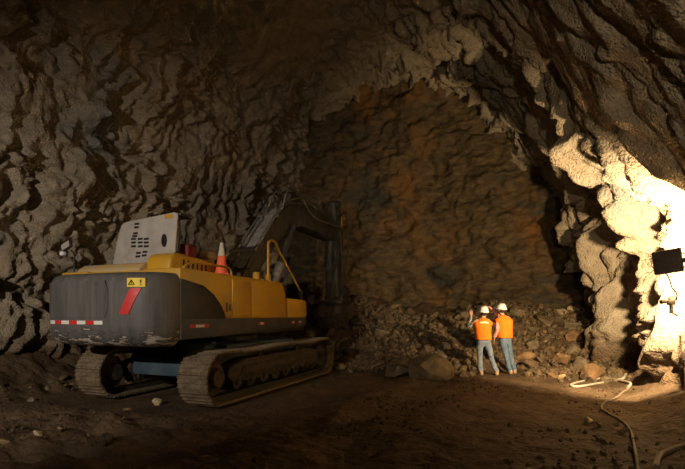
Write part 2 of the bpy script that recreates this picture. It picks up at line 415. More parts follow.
def rock(x, y, size, mk, label, group=None, sink=.3, name='rock', rot=None, cat='rock', sc3=None, z=None):
    me = random.choice(kinds[mk]); o = bpy.data.objects.new(name, me); C.objects.link(o)
    o.scale = sc3 or (size, size * random.uniform(.8, 1.1), size * random.uniform(.85, 1.1))
    o.rotation_euler = rot or (random.uniform(-.5, .5), random.uniform(-.5, .5), random.uniform(0, 6.28))
    zz_ = hf(x, y) if z is None else z
    o.location = (x, y, zz_ + size * (.3 - sink)); placed.append((x, y, size))
    tag(o, label, cat, group); return o
def free(x, y, r):
    return all((x - a)**2 + (y - b)**2 > (.37 * (r + c))**2 for a, b, c in placed)
# distinct boulders first
def bigrock(name, px, py, w, d, h, mk, label, seed, rz=0, n=26, cut=None):
    x, y, z = gp(px, py); y += d * .35
    me = rockmesh(seed, (w, d, h), n); me.materials.append(M[mk]); o = bpy.data.objects.new(name, me); C.objects.link(o)
    o.location = (x, y, hf(x, y) + h * .25); o.rotation_euler = (.08, .05, rz); tag(o, label, 'rock'); placed.append((x, y, max(w, d) * .9)); return o

# ------------------------------------------------------------------ excavator  (local x right, y forward, z up)
def build_excavator():
    root = empty('excavator', (EX, EY, 0), EA)
    tag(root, 'yellow and charcoal crawler excavator facing the rock face, engine hood open', 'excavator')
    # --- counterweight
    def cwy(x, k=0):
        c = min(1, abs(x - .17) / 1.29)**(1 / .5); s = math.sqrt(max(0, 1 - c * c)); return -3.2 - (.68 - k) * s**.8
    def ring(z, ins):
        pts = []
        for i in range(41):
            p = math.pi * i / 40; c, s = math.cos(p), math.sin(p)
            pts.append((.17 + (1.29 - ins * .5) * math.copysign(abs(c)**.5, c), -3.2 - (.68 - ins) * s**.8, z))
        return pts
    def f(bm): loft(bm, [ring(z, i) for z, i in ((1.08, .34), (1.11, .2), (1.17, .09), (1.3, .02), (1.45, 0), (1.9, 0), (2.12, .012), (2.2, .035), (2.26, .08), (2.3, .17))])
    cwm = M['cw'].copy(); cwm.name = 'scuffed_counterweight_paint'; nt = cwm.node_tree; L = nt.links.new; b = nt.nodes['Principled BSDF']
    old = b.inputs['Base Color'].links[0].from_socket
    tc = node(nt, 'ShaderNodeTexCoord').outputs['Object']; sp = node(nt, 'ShaderNodeSeparateXYZ'); L(tc, sp.inputs[0])
    mp = node(nt, 'ShaderNodeMapping', Scale=(2.2, 2.2, 9)); L(tc, mp.inputs[0]); nn = node(nt, 'ShaderNodeTexNoise', Scale=1.6, Detail=7.0, Roughness=.7); L(mp.outputs[0], nn.inputs['Vector'])
    ab = node(nt, 'ShaderNodeMath', operation='MULTIPLY_ADD'); L(sp.outputs[2], ab.inputs[0]); ab.inputs[1].default_value = -1.3; ab.inputs[2].default_value = 1.3 * 1.25 + .5 - .78
    mx = node(nt, 'ShaderNodeMath', operation='MULTIPLY_ADD'); L(nn.outputs[0], mx.inputs[0]); mx.inputs[1].default_value = 2.4; L(ab.outputs[0], mx.inputs[2])
    mc = mixc(nt, rampf(nt, mx.outputs[0], .88, .96), old, (.045, .035, .028))
    mc = mixc(nt, rampf(nt, mx.outputs[0], 1.02, 1.1), mc, (.42, .37, .32))
    L(mc, b.inputs['Base Color'])
    cw = quick('counterweight', root, cwm, f, True, 50)
    def patch(name, x0, x1, z0, z1, m, off=.006, skew=0, n=10, label=None, round_=0, parent=cw, curve=0):
        def g(bm):
            rows = []
            for j in range(5):
                v = j / 4; z = z0 + (z1 - z0) * v; r = []
                for i in range(n + 1):
                    u = i / n; x = x0 + (x1 - x0) * u + skew * v + curve * v * v
                    if round_: 
                        e = (2 * v - 1)**4 * round_; x = x0 + e + (x1 - x0 - 2 * e) * u
                    r.append((x, z))
                rows.append(r)
            def lay(o): return [[bm.verts.new((x * (1 + o * .3), cwy(x) - o, z)) for x, z in r] for r in rows]
            A = lay(off); B = lay(-.02)
            for a, b_ in ((A, 1), (B, -1)):
                for j in range(4):
                    for i in range(n):
                        q = (a[j][i], a[j][i + 1], a[j + 1][i + 1], a[j + 1][i]); bm.faces.new(q if b_ > 0 else q[::-1])
            edge = [(0, i) for i in range(n)] + [(j, n) for j in range(4)] + [(4, i) for i in range(n, 0, -1)] + [(j, 0) for j in range(4, 0, -1)]
            for k in range(len(edge)):
                p, q = edge[k], edge[(k + 1) % len(edge)]
                bm.faces.new((A[p[0]][p[1]], B[p[0]][p[1]], B[q[0]][q[1]], A[q[0]][q[1]]))
        return quick(name, parent, m, g, False, label=label)
    patch('raised_panel', -.92, .62, 1.56, 2.16, M['cw'], .010, 0, 16, round_=.07)
    for i in range(7):
        patch('reflective_strip', -.80 + i * .187, -.613 + i * .187, 1.455, 1.515, M['wht'] if i % 2 == 0 else M['red'], .009, 0, 3, label='white reflective strip' if i % 2 == 0 else 'red reflective strip')
    patch('painted_red_blade', .84, 1.0, 1.62, 2.03, M['red'], .012, .16, 6, label='slanted red marking', curve=.03)
    patch('warning_label', .98, 1.24, 2.05, 2.19, M['sty'], .014, .0, 6, label='yellow warning label')
    # the signs on the label: a triangle with a mark, and an exclamation mark
    def bars(bm, L4):
        for x0, z0, x1, z1, w in L4:
            d = Vector((x1 - x0, 0, z1 - z0)); l = d.length; d.normalize(); n_ = Vector((-d.z, 0, d.x)) * w / 2
            q = [Vector((x0, 0, z0)) + n_, Vector((x1, 0, z1)) + n_, Vector((x1, 0, z1)) - n_, Vector((x0, 0, z0)) - n_]
            A = [bm.verts.new((p.x, cwy(p.x) - .021, p.z)) for p in q]; B = [bm.verts.new((p.x, cwy(p.x) - .012, p.z)) for p in q]
            bm.faces.new(A); bm.faces.new(B[::-1])
            for i in range(4): bm.faces.new((A[i], B[i], B[(i + 1) % 4], A[(i + 1) % 4]))
    quick('warning_triangle', cw, M['inkb'], lambda bm: bars(bm, [(1.01, 2.085, 1.10, 2.085, .012), (1.01, 2.085, 1.055, 2.16, .012), (1.10, 2.085, 1.055, 2.16, .012), (1.055, 2.095, 1.055, 2.135, .012)]))
    quick('exclamation_mark', cw, M['inkb'], lambda bm: bars(bm, [(1.19, 2.115, 1.19, 2.165, .016), (1.19, 2.08, 1.19, 2.10, .016)]))
    # --- upper structure
    quick('upper_frame', root, M['blk'], lambda bm: (abox(bm, (-1.4, 1.4), (-3.19, 1.55), (1.2, 1.46), .02), alathe(bm, [(0, 1.22), (.78, 1.22), (.82, 1.1), (.82, .98), (0, .98)], 32)))
    def sidebody(bm): aprism(bm, [(-3.19, 1.5), (.56, 1.5), (.50, 2.05), (.42, 2.26), (.26, 2.37), (-3.19, 2.40)], 'x', .66, 1.45, .03)
    sb = quick('side_body', root, M['yel'], sidebody, True, 30)
    quick('side_skirt', root, M['char'], lambda bm: aprism(bm, [(-3.19, 1.19), (-1.6, 1.21), (1.56, 1.31), (1.58, 1.53), (-3.19, 1.54)], 'x', .9, 1.475, .015), True, 30)
    quick('rear_side_panel', root, M['char'], lambda bm: aprism(bm, [(-3.19, 1.5), (-1.93, 1.5), (-1.98, 1.64), (-2.1, 1.80), (-2.3, 1.98), (-2.6, 2.13), (-3.19, 2.22)], 'x', 1.4, 1.47, .008), True, 30)
    for a, b_ in ((-1.72, -1.06), (-1.04, .46)):
        d = quick('side_door', root, M['yel'], lambda bm: aprism(bm, [(a, 1.56), (b_, 1.56), (b_ - (.1 if b_ > 0 else 0), 2.28), (a, 2.31)], 'x', 1.44, 1.468, .012), True, 30)
        if b_ < 0: quick('door_latch', d, M['blk'], lambda bm: (abox(bm, (1.466, 1.476), (-1.98 + .04, -1.90), (1.66, 1.84), .006), abox(bm, (1.466, 1.476), (-1.84, -1.80), (1.68, 1.80), .004)))
    quick('tool_box', root, M['yel'], lambda bm: aprism(bm, [(.57, 1.51), (1.56, 1.51), (1.55, 1.92), (1.46, 1.98), (.57, 2.0)], 'x', .75, 1.46, .03), True, 30)
    for y in (-2.72, -1.0 + .35, .82, 1.2):
        w = .5 if y < -2 else (.26 if y < 0 else .16)
        rf = quick('side_reflector', root, M['red'], lambda bm: abox(bm, (1.47, 1.484), (y - w / 2, y + w / 2), (1.385, 1.44), .004), label='red reflector with white centre')
        quick('reflector_centre', rf, M['wht'], lambda bm: abox(bm, (1.48, 1.49), (y - w * .22, y + w * .22), (1.39, 1.435), .003))
    quick('left_body', root, M['yel'], lambda bm: aprism(bm, [(-3.19, 1.5), (-.3, 1.5), (-.3, 2.36), (-3.19, 2.40)], 'x', -1.33, -.66, .03), True, 30)
    quick('engine_deck', root, M['yel'], lambda bm: abox(bm, (-.7, .7), (-3.19, -.7), (1.45, 2.38), .02), True, 30)
    # --- hood
    quick('hood_ledge', root, M['yeldust'], lambda bm: aprism(bm, [(-2.92, 2.34), (-1.9, 2.34), (-1.9, 2.6), (-2.55, 2.6), (-2.72, 2.57), (-2.84, 2.48)], 'x', -1.34, .24, .03), True, 30)
    def hb(bm): aprism(bm, [(-2.72, 2.34), (-1.32, 2.34), (-1.35, 2.62), (-1.44, 2.70), (-2.45, 2.77), (-2.6, 2.74), (-2.69, 2.64)], 'x', .235, .80, .06, 3)
    hd = quick('hood_housing', root, M['yel'], hb, True, 30)
    for i in range(6): quick('vent_louvre', hd, M['inkb'], lambda bm: abox(bm, (.79, .806), (-2.36 + i * .13, -2.315 + i * .13), (2.5, 2.65), .004, Matrix.Translation((0, 0, -.004 * i))))
    def px2(px, py, yl):                   # a photo pixel on the local plane y = yl, giving (x, z)
        r = (px - 342.5) / F; ca, sa = math.cos(EA), math.sin(EA)
        # X = EX + x ca - yl sa ; Y = EY + x sa + yl ca
        x = (r * (EY + yl * ca) - EX + yl * sa) / (ca - r * sa); Y = EY + x * sa + yl * ca
        return x, CH + (HZ - py) * Y / F
    def plate(bm):
        aprism(bm, [(-.93, 2.42), (.52, 2.42), (.50, 2.62), (.58, 2.68), (.70, 2.78), (.74, 3.3), (.76, 3.50), (.68, 3.53), (-.50, 3.43), (-.62, 3.38), (-.70, 3.2), (-.86, 2.6)], 'y', -2.46, -2.42, .01)
    hp = quick('open_hood_panel', root, M['hatch'], plate, True, 30, label='dust grey open engine hood panel with slots')
    for px, py in [(a, b_) for b_ in (238.8, 242.4, 246.2) for a in (133.6, 140.3, 146.3)] + [(137, 223.8), (136.5, 227.2), (135.5, 233.2), (134.8, 236)] + [(138.5, 252.8), (145, 251.8), (138, 256.3), (144.3, 255.3)]:
        x, z = px2(px, py, -2.46); quick('vent_slot', hp, M['inkb'], lambda bm: abox(bm, (x - .06, x + .06), (-2.466, -2.45), (z - .022, z + .018), .004))
    x, z = px2(164.3, 240.5, -2.46)
    quick('latch_opening', hp, M['inkb'], lambda bm: alathe(bm, [(0, 0), (.5, 0), (.5, .02), (0, .02)], 20, Matrix.Translation((x, -2.45, z)) @ Matrix.Diagonal((.13, 1, .25, 1)) @ Matrix.Rotation(R(90), 4, 'X')), label='dark oval opening')
    quick('hood_rim', hp, M['boom'], lambda bm: (abox(bm, (.69, .73), (-2.42, -2.34), (2.8, 3.46), .01), abox(bm, (-.50, .73), (-2.42, -2.3), (3.40, 3.43), .01), abox(bm, (.55, .80), (-2.42, -2.05), (3.47, 3.52), .01)))
    quick('paint_chip', hp, M['yel'], lambda bm: (abox(bm, (.46, .66), (-2.467, -2.455), (3.42, 3.50), .004)), label='worn patch of yellow paint')
    quick('hood_handle', hp, M['shoe'], lambda bm: atube(bm, [(.0, -2.44, 3.48), (.02, -2.44, 3.56), (.16, -2.44, 3.59), (.3, -2.44, 3.58), (.32, -2.44, 3.5)], .014))
    quick('engine_bay', root, M['redin'], lambda bm: (abox(bm, (.45, .78), (-2.2, -1.9), (2.6, 2.98), .04)))
    # --- deck fittings
    quick('deck_handrail', root, M['yel'], lambda bm: atube(bm, [(1.33, -2.98, 2.38), (1.33, -2.92, 2.46), (1.33, -2.72, 2.53), (1.33, -2.3, 2.54), (1.33, -1.75, 2.54), (1.33, -1.6, 2.5), (1.33, -1.56, 2.38)], .022))
    quick('exhaust_stack', root, M['yeldust'], lambda bm: alathe(bm, [(0, 2.36), (.14, 2.36), (.14, 2.8), (.19, 2.84), (.17, 2.97), (.06, 3.03), (0, 3.03)], 20, Matrix.Translation((.32, -1.0, 0))), True)
    gr = quick('guard_rail', root, M['yel'], lambda bm: (atube(bm, [(1.3, -.08, 2.4), (1.3, -.08, 3.15), (1.3, -.03, 3.29), (1.3, .12, 3.34), (1.3, .25, 3.32), (1.3, .36, 3.2), (1.3, 1.0, 2.68), (1.3, 1.60, 2.2)], .03), abox(bm, (1.25, 1.35), (-.14, -.02), (2.36, 2.52), .01)), True)
    quick('rail_socket', gr, M['char'], lambda bm: abox(bm, (1.26, 1.34), (1.54, 1.66), (1.96, 2.24), .01))
    for x, y, h in ((1.2, -.42, .17), (1.12, -.3, .1)):
        quick('filler_cap', root, M['yel'], lambda bm: alathe(bm, [(0, 2.36), (.085, 2.36), (.085, 2.36 + h), (.06, 2.39 + h), (0, 2.39 + h)], 18, Matrix.Translation((x, y, 0))), True)
    quick('step_bracket', root, M['yel'], lambda bm: atube(bm, [(1.42, 1.56, 1.95), (1.42, 1.64, 1.93), (1.42, 1.65, 1.7), (1.42, 1.64, 1.55), (1.42, 1.56, 1.53)], .022))
    for x, y in ((1.15, -1.05), (.95, -.8), (.85, -.55)): quick('deck_mount', root, M['mudsteel'], lambda bm: alathe(bm, [(0, 2.38), (.09, 2.38), (.03, 2.5), (0, 2.5)], 10, Matrix.Translation((x, y, 0))))
    wl = quick('rear_mirror', root, M['blk'], lambda bm: (atube(bm, [(-1.36, -2.9, 2.36), (-1.36, -2.9, 2.75), (-1.42, -2.92, 2.86)], .018), abox(bm, (-.16, .16), (-.035, .035), (-.075, .075), .03, Matrix.Translation((-1.50, -2.94, 2.95)) @ Matrix.Rotation(R(-12), 4, 'Z') @ Matrix.Rotation(R(-14), 4, 'Y'))), True)
    quick('mirror_glass', wl, M['hatch'], lambda bm: abox(bm, (-.14, .14), (-.042, -.03), (-.058, .058), .01, Matrix.Translation((-1.50, -2.94, 2.95)) @ Matrix.Rotation(R(-12), 4, 'Z') @ Matrix.Rotation(R(-14), 4, 'Y')), label='grey dusty mirror glass')
    quick('mirror_lamp', wl, M['wht'], lambda bm: abox(bm, (-1.66, -1.56), (-2.99, -2.9), (2.76, 2.84), .02))
    # --- cab (mostly behind the engine deck)
    cab = quick('cab', root, M['blk'], lambda bm: (aprism(bm, [(.25, 1.46), (2.0, 1.46), (2.05, 2.2), (1.8, 3.0), (1.6, 3.06), (.35, 3.06), (.25, 2.96)], 'x', -1.43, -.52, .04)), True, 30)
    quick('cab_window', cab, M['glass'], lambda bm: (aprism(bm, [(.4, 2.1), (1.85, 2.1), (1.68, 2.9), (.42, 2.9)], 'x', -.53, -.505, .01), abox(bm, (-1.3, -.65), (.235, .26), (2.2, 2.9), .01)))
    # --- boom
    bl = [(.05, 2.0), (.3, 1.72), (.6, 1.85), (1.3, 2.85), (2.1, 3.62), (2.9, 4.1), (3.7, 4.38), (5.2, 4.4), (6.8, 4.38), (7.12, 4.5), (7.2, 4.74), (7.0, 4.98), (5.2, 5.12), (3.9, 5.12), (3.1, 4.96), (2.5, 4.66), (1.7, 3.95), (.9, 3.1), (.3, 2.4)]
    boom = quick('boom', root, M['boom'], lambda bm: aprism(bm, bl, 'x', -.29, .29, .025), True, 30)
    tp = [(.3, 2.42), (.9, 3.12), (1.7, 3.97), (2.5, 4.68), (3.1, 4.98), (3.9, 5.14), (5.2, 5.14)]
    def topplate(bm):
        for (y0, z0), (y1, z1) in zip(tp, tp[1:]):
            d = Vector((0, y1 - y0, z1 - z0)).normalized(); n_ = Vector((0, -d.z, d.y)) * .02
            q = [(y0, z0), (y1, z1)]
            V = [bm.verts.new((x, y + k * n_.y, z + k * n_.z)) for k in (0, 1) for x in (-.2, .2) for y, z in q]
            for fc in ((0, 1, 3, 2), (4, 6, 7, 5), (0, 4, 5, 1), (2, 3, 7, 6), (0, 2, 6, 4), (1, 5, 7, 3)): bm.faces.new([V[i] for i in fc])
    quick('boom_top_plate', boom, M['boomtop'], topplate, label='pale dusty top plate of the boom')
    for x in (-.25, -.1, .27, .33):
        dz = .08 if abs(x) > .2 else .12
        quick('hydraulic_pipe', boom, M['pipe'], lambda bm: atube(bm, [(x, .25, 2.35 + dz), (x, .9, 3.14 + dz), (x, 1.7, 4.0 + dz), (x, 2.5, 4.72 + dz), (x, 3.1, 5.02 + dz), (x * .8, 3.9, 5.2 + dz), (x * .8, 5.0, 5.18)], .026), True)
    for k in range(4):
        x = (-.32, -.12, .2, .36)[k]
        quick('boom_hose', boom, M['pipe'] if k % 2 else M['hose'], lambda bm: atube(bm, [(x, 2.3, 4.6), (x + .04, 2.5, 5.0 + .05 * k), (x, 2.95, 5.28 + .08 * (k % 2)), (x * .9, 3.6, 5.3), (x * .8, 4.6, 5.05 - .06 * k), (x + .1, 6.2, 4.82), (x + .05, 6.9, 4.95)], .024), True)
    quick('foot_hoses', boom, M['hose'], lambda bm: [atube(bm, [(-.45 + .17 * i, -.35 + .05 * (i % 3), 2.38), (-.42 + .16 * i, -.12, 2.66 + .05 * (i % 2)), (-.36 + .14 * i, .22, 2.70), (-.25 + .11 * i, .5, 2.75)], .028) for i in range(7)], True)
    for y, z in ((.95, 3.27), (2.1, 4.38)): quick('pipe_clamp', boom, M['boomtop'], lambda bm: abox(bm, (-.31, .36), (-.04, .04), (-.02, .06), .01, Matrix.Translation((0, y, z)) @ Matrix.Rotation(R(47), 4, 'X')))
    # stick
    stl = [(6.62, 5.82), (6.85, 5.92), (7.05, 5.85), (7.42, 5.05), (7.5, 4.5), (7.28, 2.2), (7.15, 2.02), (6.95, 2.04), (6.87, 2.3), (6.72, 4.3), (6.72, 4.9)]
    stick = quick('stick', root, M['boom'], lambda bm: (aprism(bm, stl, 'x', -.24, .24, .025), [acyl(bm, (-.34, y, z), (.34, y, z), .14, 20) for y, z in ((7.05, 4.7), (6.85, 5.75), (7.08, 2.15))]), True, 30)
    def ram(name, par, p0, p1, p2, rb, rr_):
        o = quick(name, par, M['pipe'], lambda bm: (acyl(bm, p0, p1, rb), acyl(bm, p1, Vector(p1) + (Vector(p1) - Vector(p0)).normalized() * .06, rb * 1.18)), True)
        quick('piston_rod', o, M['rod'], lambda bm: acyl(bm, p1, p2, rr_, 14), True, label='bare metal piston rod')
    ram('stick_ram', root, (0, 3.45, 5.38), (0, 5.5, 5.62), (0, 6.8, 5.76), .12, .06)
    quick('ram_bracket', boom, M['boom'], lambda bm: aprism(bm, [(3.1, 4.9), (3.9, 5.1), (3.55, 5.5), (3.35, 5.5)], 'x', -.14, .14, .02))
    for x in (-.46, .46): ram('boom_ram', root, (x, 1.0, 1.45), (x, 2.0, 2.95), (x, 2.85, 4.25), .12, .065)
    ram('bucket_ram', root, (.0, 7.62, 4.7), (0, 7.78, 3.35), (0, 7.8, 2.62), .09, .05)
    quick('bucket_link', root, M['blk'], lambda bm: [aprism(bm, [(7.7, 2.75), (7.9, 2.7), (7.75, 2.2), (7.5, 1.95), (7.42, 2.05), (7.6, 2.4)], 'x', x - .03, x + .03, .01) for x in (-.27, .27)] + [aprism(bm, [(7.72, 2.72), (7.84, 2.60), (7.22, 2.35), (7.15, 2.5)], 'x', x - .03, x + .03, .01) for x in (-.31, .31)])
    quick('yellow_marker', stick, M['yel'], lambda bm: abox(bm, (.25, .27), (7.2, 7.32), (4.95, 5.45), .008), label='small yellow mark on the stick')
    quick('stick_hose', stick, M['hose'], lambda bm: (atube(bm, [(.3, 6.78, 3.9), (.34, 6.4, 3.3), (.34, 6.2, 2.8), (.34, 6.3, 2.35), (.3, 6.85, 2.15)], .035), atube(bm, [(.3, 6.8, 5.2), (.32, 7.5, 5.6), (.36, 7.72, 5.2), (.34, 7.74, 4.2), (.28, 7.45, 3.2), (.28, 7.3, 2.4)], .03), atube(bm, [(.27, 7.0, 4.9), (.3, 7.1, 4.0), (.27, 7.15, 2.6)], .03)), True)
    # bucket: curled back towards the machine
    def bucket(bm):
        out = [(7.25, 2.12), (7.55, 1.9), (7.6, 1.5), (7.35, 1.05), (6.9, .85), (6.45, .95), (6.2, 1.2)]
        inn = [(6.26, 1.25), (6.5, 1.02), (6.9, .93), (7.3, 1.12), (7.52, 1.52), (7.48, 1.85), (7.2, 2.04)]
        out = [(14.42 - a, b) for a, b in out]; inn = [(14.42 - a, b) for a, b in inn]
        aprism(bm, out + inn, 'x', -.6, .6, 0)
        for x in (-.6, .56): aprism(bm, out + [(7.87, 1.75)], 'x', x, x + .04, .005)
        for x in (-.2, .14): aprism(bm, [(6.95, 2.25), (7.3, 2.28), (7.6, 2.0), (7.45, 1.8), (7.1, 1.95)], 'x', x, x + .06, .01)
    bk = quick('bucket', root, M['mudsteel'], bucket)
    for i in range(5): quick('bucket_tooth', bk, M['shoe'], lambda bm: aprism(bm, [(8.14, 1.12), (8.16, 1.26), (8.44, 1.42)], 'x', -.55 + i * .25, -.45 + i * .25, .01))
    # --- undercarriage
    quick('undercarriage_frame', root, M['blue'], lambda bm: (aprism(bm, [(-2.2, .40), (-2.2, .72), (-1.8, 1.0), (1.5, 1.02), (1.5, .5), (-1.6, .36)], 'x', -.6, .9, .04), abox(bm, (-.85, 1.18), (-1.5, 1.45), (.50, 1.0), .06), abox(bm, (-.92, 1.25), (-1.95, -1.15), (.38, .80), .05), abox(bm, (-.92, 1.25), (1.15, 1.75), (.42, .80), .05)), True, 30)
    # one shoe, copied along the path
    bms = NB(); abox(bms, (-.31, .31), (-.1255, .1255), (-.03, .01), .006, None, 1)
    for y in (-.085, 0, .085): abox(bms, (-.31, .31), (y - .012, y + .012), (.005, .03), .004, None, 1)
    bmesh.ops.recalc_face_normals(bms, faces=bms.faces)
    shoe = bpy.data.meshes.new('track_shoe'); bms.to_mesh(shoe); bms.free(); shoe.materials.append(M['shoe'])
    yr, yf, zc, rad, ns = -2.42, 2.35, .46, .47, 49
    Lf = yf - yr; Lt = 2 * Lf + 2 * math.pi * rad
    def path(u):
        u %= Lt
        if u < Lf: return yr + u, zc + rad - .035 * math.sin(u / Lf * math.pi * 2)**2, 0
        u -= Lf
        if u < math.pi * rad: a = u / rad; return yf + rad * math.sin(a), zc + rad * math.cos(a), -a
        u -= math.pi * rad
        if u < Lf: return yf - u, zc - rad, -math.pi
        u -= Lf; a = math.pi + u / rad; return yr + rad * math.sin(a), zc + rad * math.cos(a), -a
    for xc in (-1.02, 1.45):
        so = 1 if xc > 0 else -1
        tr = quick('crawler_track', root, M['mudsteel'], lambda bm: (aprism(bm, [(-1.9, .3), (1.85, .3), (2.0, .45), (1.9, .66), (1.4, .74), (-1.4, .74), (-2.0, .62), (-2.1, .45)], 'x', xc - .17, xc + .17, .03), aprism(bm, [(-1.7, .44), (1.7, .44), (1.6, .6), (-1.6, .6)], 'x', xc + so * .15, xc + so * .21, .02)), True, 30,
                   label='right crawler track nearer the camera' if xc > 0 else 'left crawler track by the wall')
        def chain(bm):
            n = 72; A = []
            for i in range(n):
                y, z, a = path(Lt * i / n); ny, nz = math.sin(-a), math.cos(-a)
                ring_ = [bm.verts.new((xc + dx, y - ny * dd, z - nz * dd)) for dx, dd in ((-.11, .03), (.11, .03), (.11, .12), (-.11, .12))]; A.append(ring_)
            for i in range(n):
                a, b_ = A[i], A[(i + 1) % n]
                for k in range(4): bm.faces.new((a[k], a[(k + 1) % 4], b_[(k + 1) % 4], b_[k]))
        quick('track_chain', tr, M['blk'], chain)
        def sprk(bm):
            Mx = Matrix.Translation((xc, yr, zc)) @ Matrix.Rotation(R(90), 4, 'Y')
            alathe(bm, [(0, -.2), (.16, -.2), (.2, -.14), (.32, -.08), (.32, .08), (.2, .14), (.16, .22), (0, .22)], 28, Mx)
            for k in range(14): abox(bm, (-.03, .03), (.28, .36), (-.05, .05), .01, Mx @ Matrix.Rotation(k * 2 * math.pi / 14, 4, 'Z'), 1)
        quick('drive_sprocket', tr, M['mudsteel'], sprk, True, 30)
        quick('idler_wheel', tr, M['mudsteel'], lambda bm: alathe(bm, [(0, -.12), (.1, -.12), (.12, -.06), (.26, -.05), (.29, -.1), (.33, -.1), (.33, .1), (.29, .1), (.26, .05), (.12, .06), (.1, .14), (0, .14)], 28, Matrix.Translation((xc, yf, zc)) @ Matrix.Rotation(R(90), 4, 'Y')), True, 30)
        for k in range(8):
            quick('track_roller', tr, M['mudsteel'], lambda bm: alathe(bm, [(0, -.2), (.07, -.2), (.07, -.15), (.14, -.14), (.14, -.06), (.1, -.05), (.1, .05), (.14, .06), (.14, .14), (.07, .15), (.07, .2), (0, .2)], 16, Matrix.Translation((xc, -1.75 + k * .5, .30)) @ Matrix.Rotation(R(90), 4, 'Y')), True, 30)
        for y in (-.9, .8):
            quick('carrier_roller', tr, M['mudsteel'], lambda bm: (alathe(bm, [(0, -.16), (.09, -.15), (.09, .15), (0, .16)], 16, Matrix.Translation((xc, y, .74)) @ Matrix.Rotation(R(90), 4, 'Y'))), True, 30)
        for i in range(ns):
            y, z, a = path(Lt * i / ns); o = bpy.data.objects.new('track_shoe', shoe); C.objects.link(o); o.parent = tr
            o.location = (xc, y, z); o.rotation_euler = (a, 0, 0)
    return root
exc = build_excavator()
def loc(x, y, z):                          # a point of the machine's frame in the world
    ca, sa = math.cos(EA), math.sin(EA); return EX + x * ca - y * sa, EY + x * sa + y * ca, z

# traffic cone on the machine's deck
cone = empty('traffic_cone', loc(1.0, -1.43, 2.395), .2)
tag(cone, 'orange traffic cone with pale top standing on the deck of the excavator', 'traffic cone')
quick('cone_base', cone, M['coneo'], lambda bm: abox(bm, (-.17, .17), (-.17, .17), (.005, .04), .015), True, 30)
quick('cone_body', cone, M['coneo'], lambda bm: alathe(bm, [(.14, .04), (.075, .42), (.07, .42), (.12, .04)], 28), True, 30)
quick('cone_collar', cone, M['conew'], lambda bm: alathe(bm, [(0, .415), (.077, .415), (.062, .50), (.036, .66), (.03, .69), (0, .69)], 28), True, 30, label='dusty white collar and tip')

# ------------------------------------------------------------------ people
def skin(pts, edges, sub=2, root=0):
    me = bpy.data.meshes.new('skin'); me.from_pydata([p[:3] for p in pts], edges, []); o = bpy.data.objects.new('skin', me); C.objects.link(o)
    md = o.modifiers.new('s', 'SKIN'); sv = me.skin_vertices[0].data if me.skin_vertices else None
    if sv is None:
        bm = bmesh.new(); bm.from_mesh(me); bm.verts.layers.skin.verify(); bm.to_mesh(me); bm.free(); sv = me.skin_vertices[0].data
    for i, p in enumerate(pts):
        r = p[3]; sv[i].radius = r if isinstance(r, tuple) else (r, r); sv[i].use_root = (i == root)
    m2 = o.modifiers.new('d', 'SUBSURF'); m2.levels = sub; m2.render_levels = sub
    dg = bpy.context.evaluated_depsgraph_get(); out = bpy.data.meshes.new_from_object(o.evaluated_get(dg))
    bpy.data.objects.remove(o); return out
def add_me(bm, me): bm.from_mesh(me); bpy.data.meshes.remove(me)
def lerp(a, b, t): return Vector(a) * (1 - t) + Vector(b) * t
def hand(bm, wrist, d, palm_n, point=False, side=1):
    """palm box-like skin plus four unequal bent fingers and a thumb, along direction d"""
    d = Vector(d).normalized(); n = Vector(palm_n); n = (n - d * n.dot(d)).normalized(); w = d.cross(n) * side
    W = Vector(wrist)
    rings = []
    for t, hw, ht in ((-.02, .026, .02), (.02, .034, .016), (.06, .042, .016), (.09, .040, .012)):
        c = W + d * t; rings.append([c + w * hw * math.cos(a) + n * ht * math.sin(a) for a in [k * math.pi / 5 for k in range(10)]])
    loft(bm, rings)
    for i, (off, ln) in enumerate(((.030, .072), (.010, .08), (-.011, .074), (-.031, .058))):
        b = W + d * .082 + w * off
        curl = .05 if (point and i == 0) else (1.0 if point else .35)
        p = [b, b + d * ln * .45 + n * ln * .12 * curl]
        dd = (d * (1 - .8 * curl) + n * curl).normalized(); p.append(p[-1] + dd * ln * .33); dd2 = (d * (.8 - 1.4 * curl) + n * curl * .8).normalized(); p.append(p[-1] + dd2 * ln * .25)
        atube(bm, p, [.0095, .007], 7, True, 3)
    b = W + d * .03 + w * .03
    atube(bm, [b, b + d * .03 + w * .022 + n * .01, b + d * .06 + w * .026 + n * .022], [.012, .009], 7, True, 3)
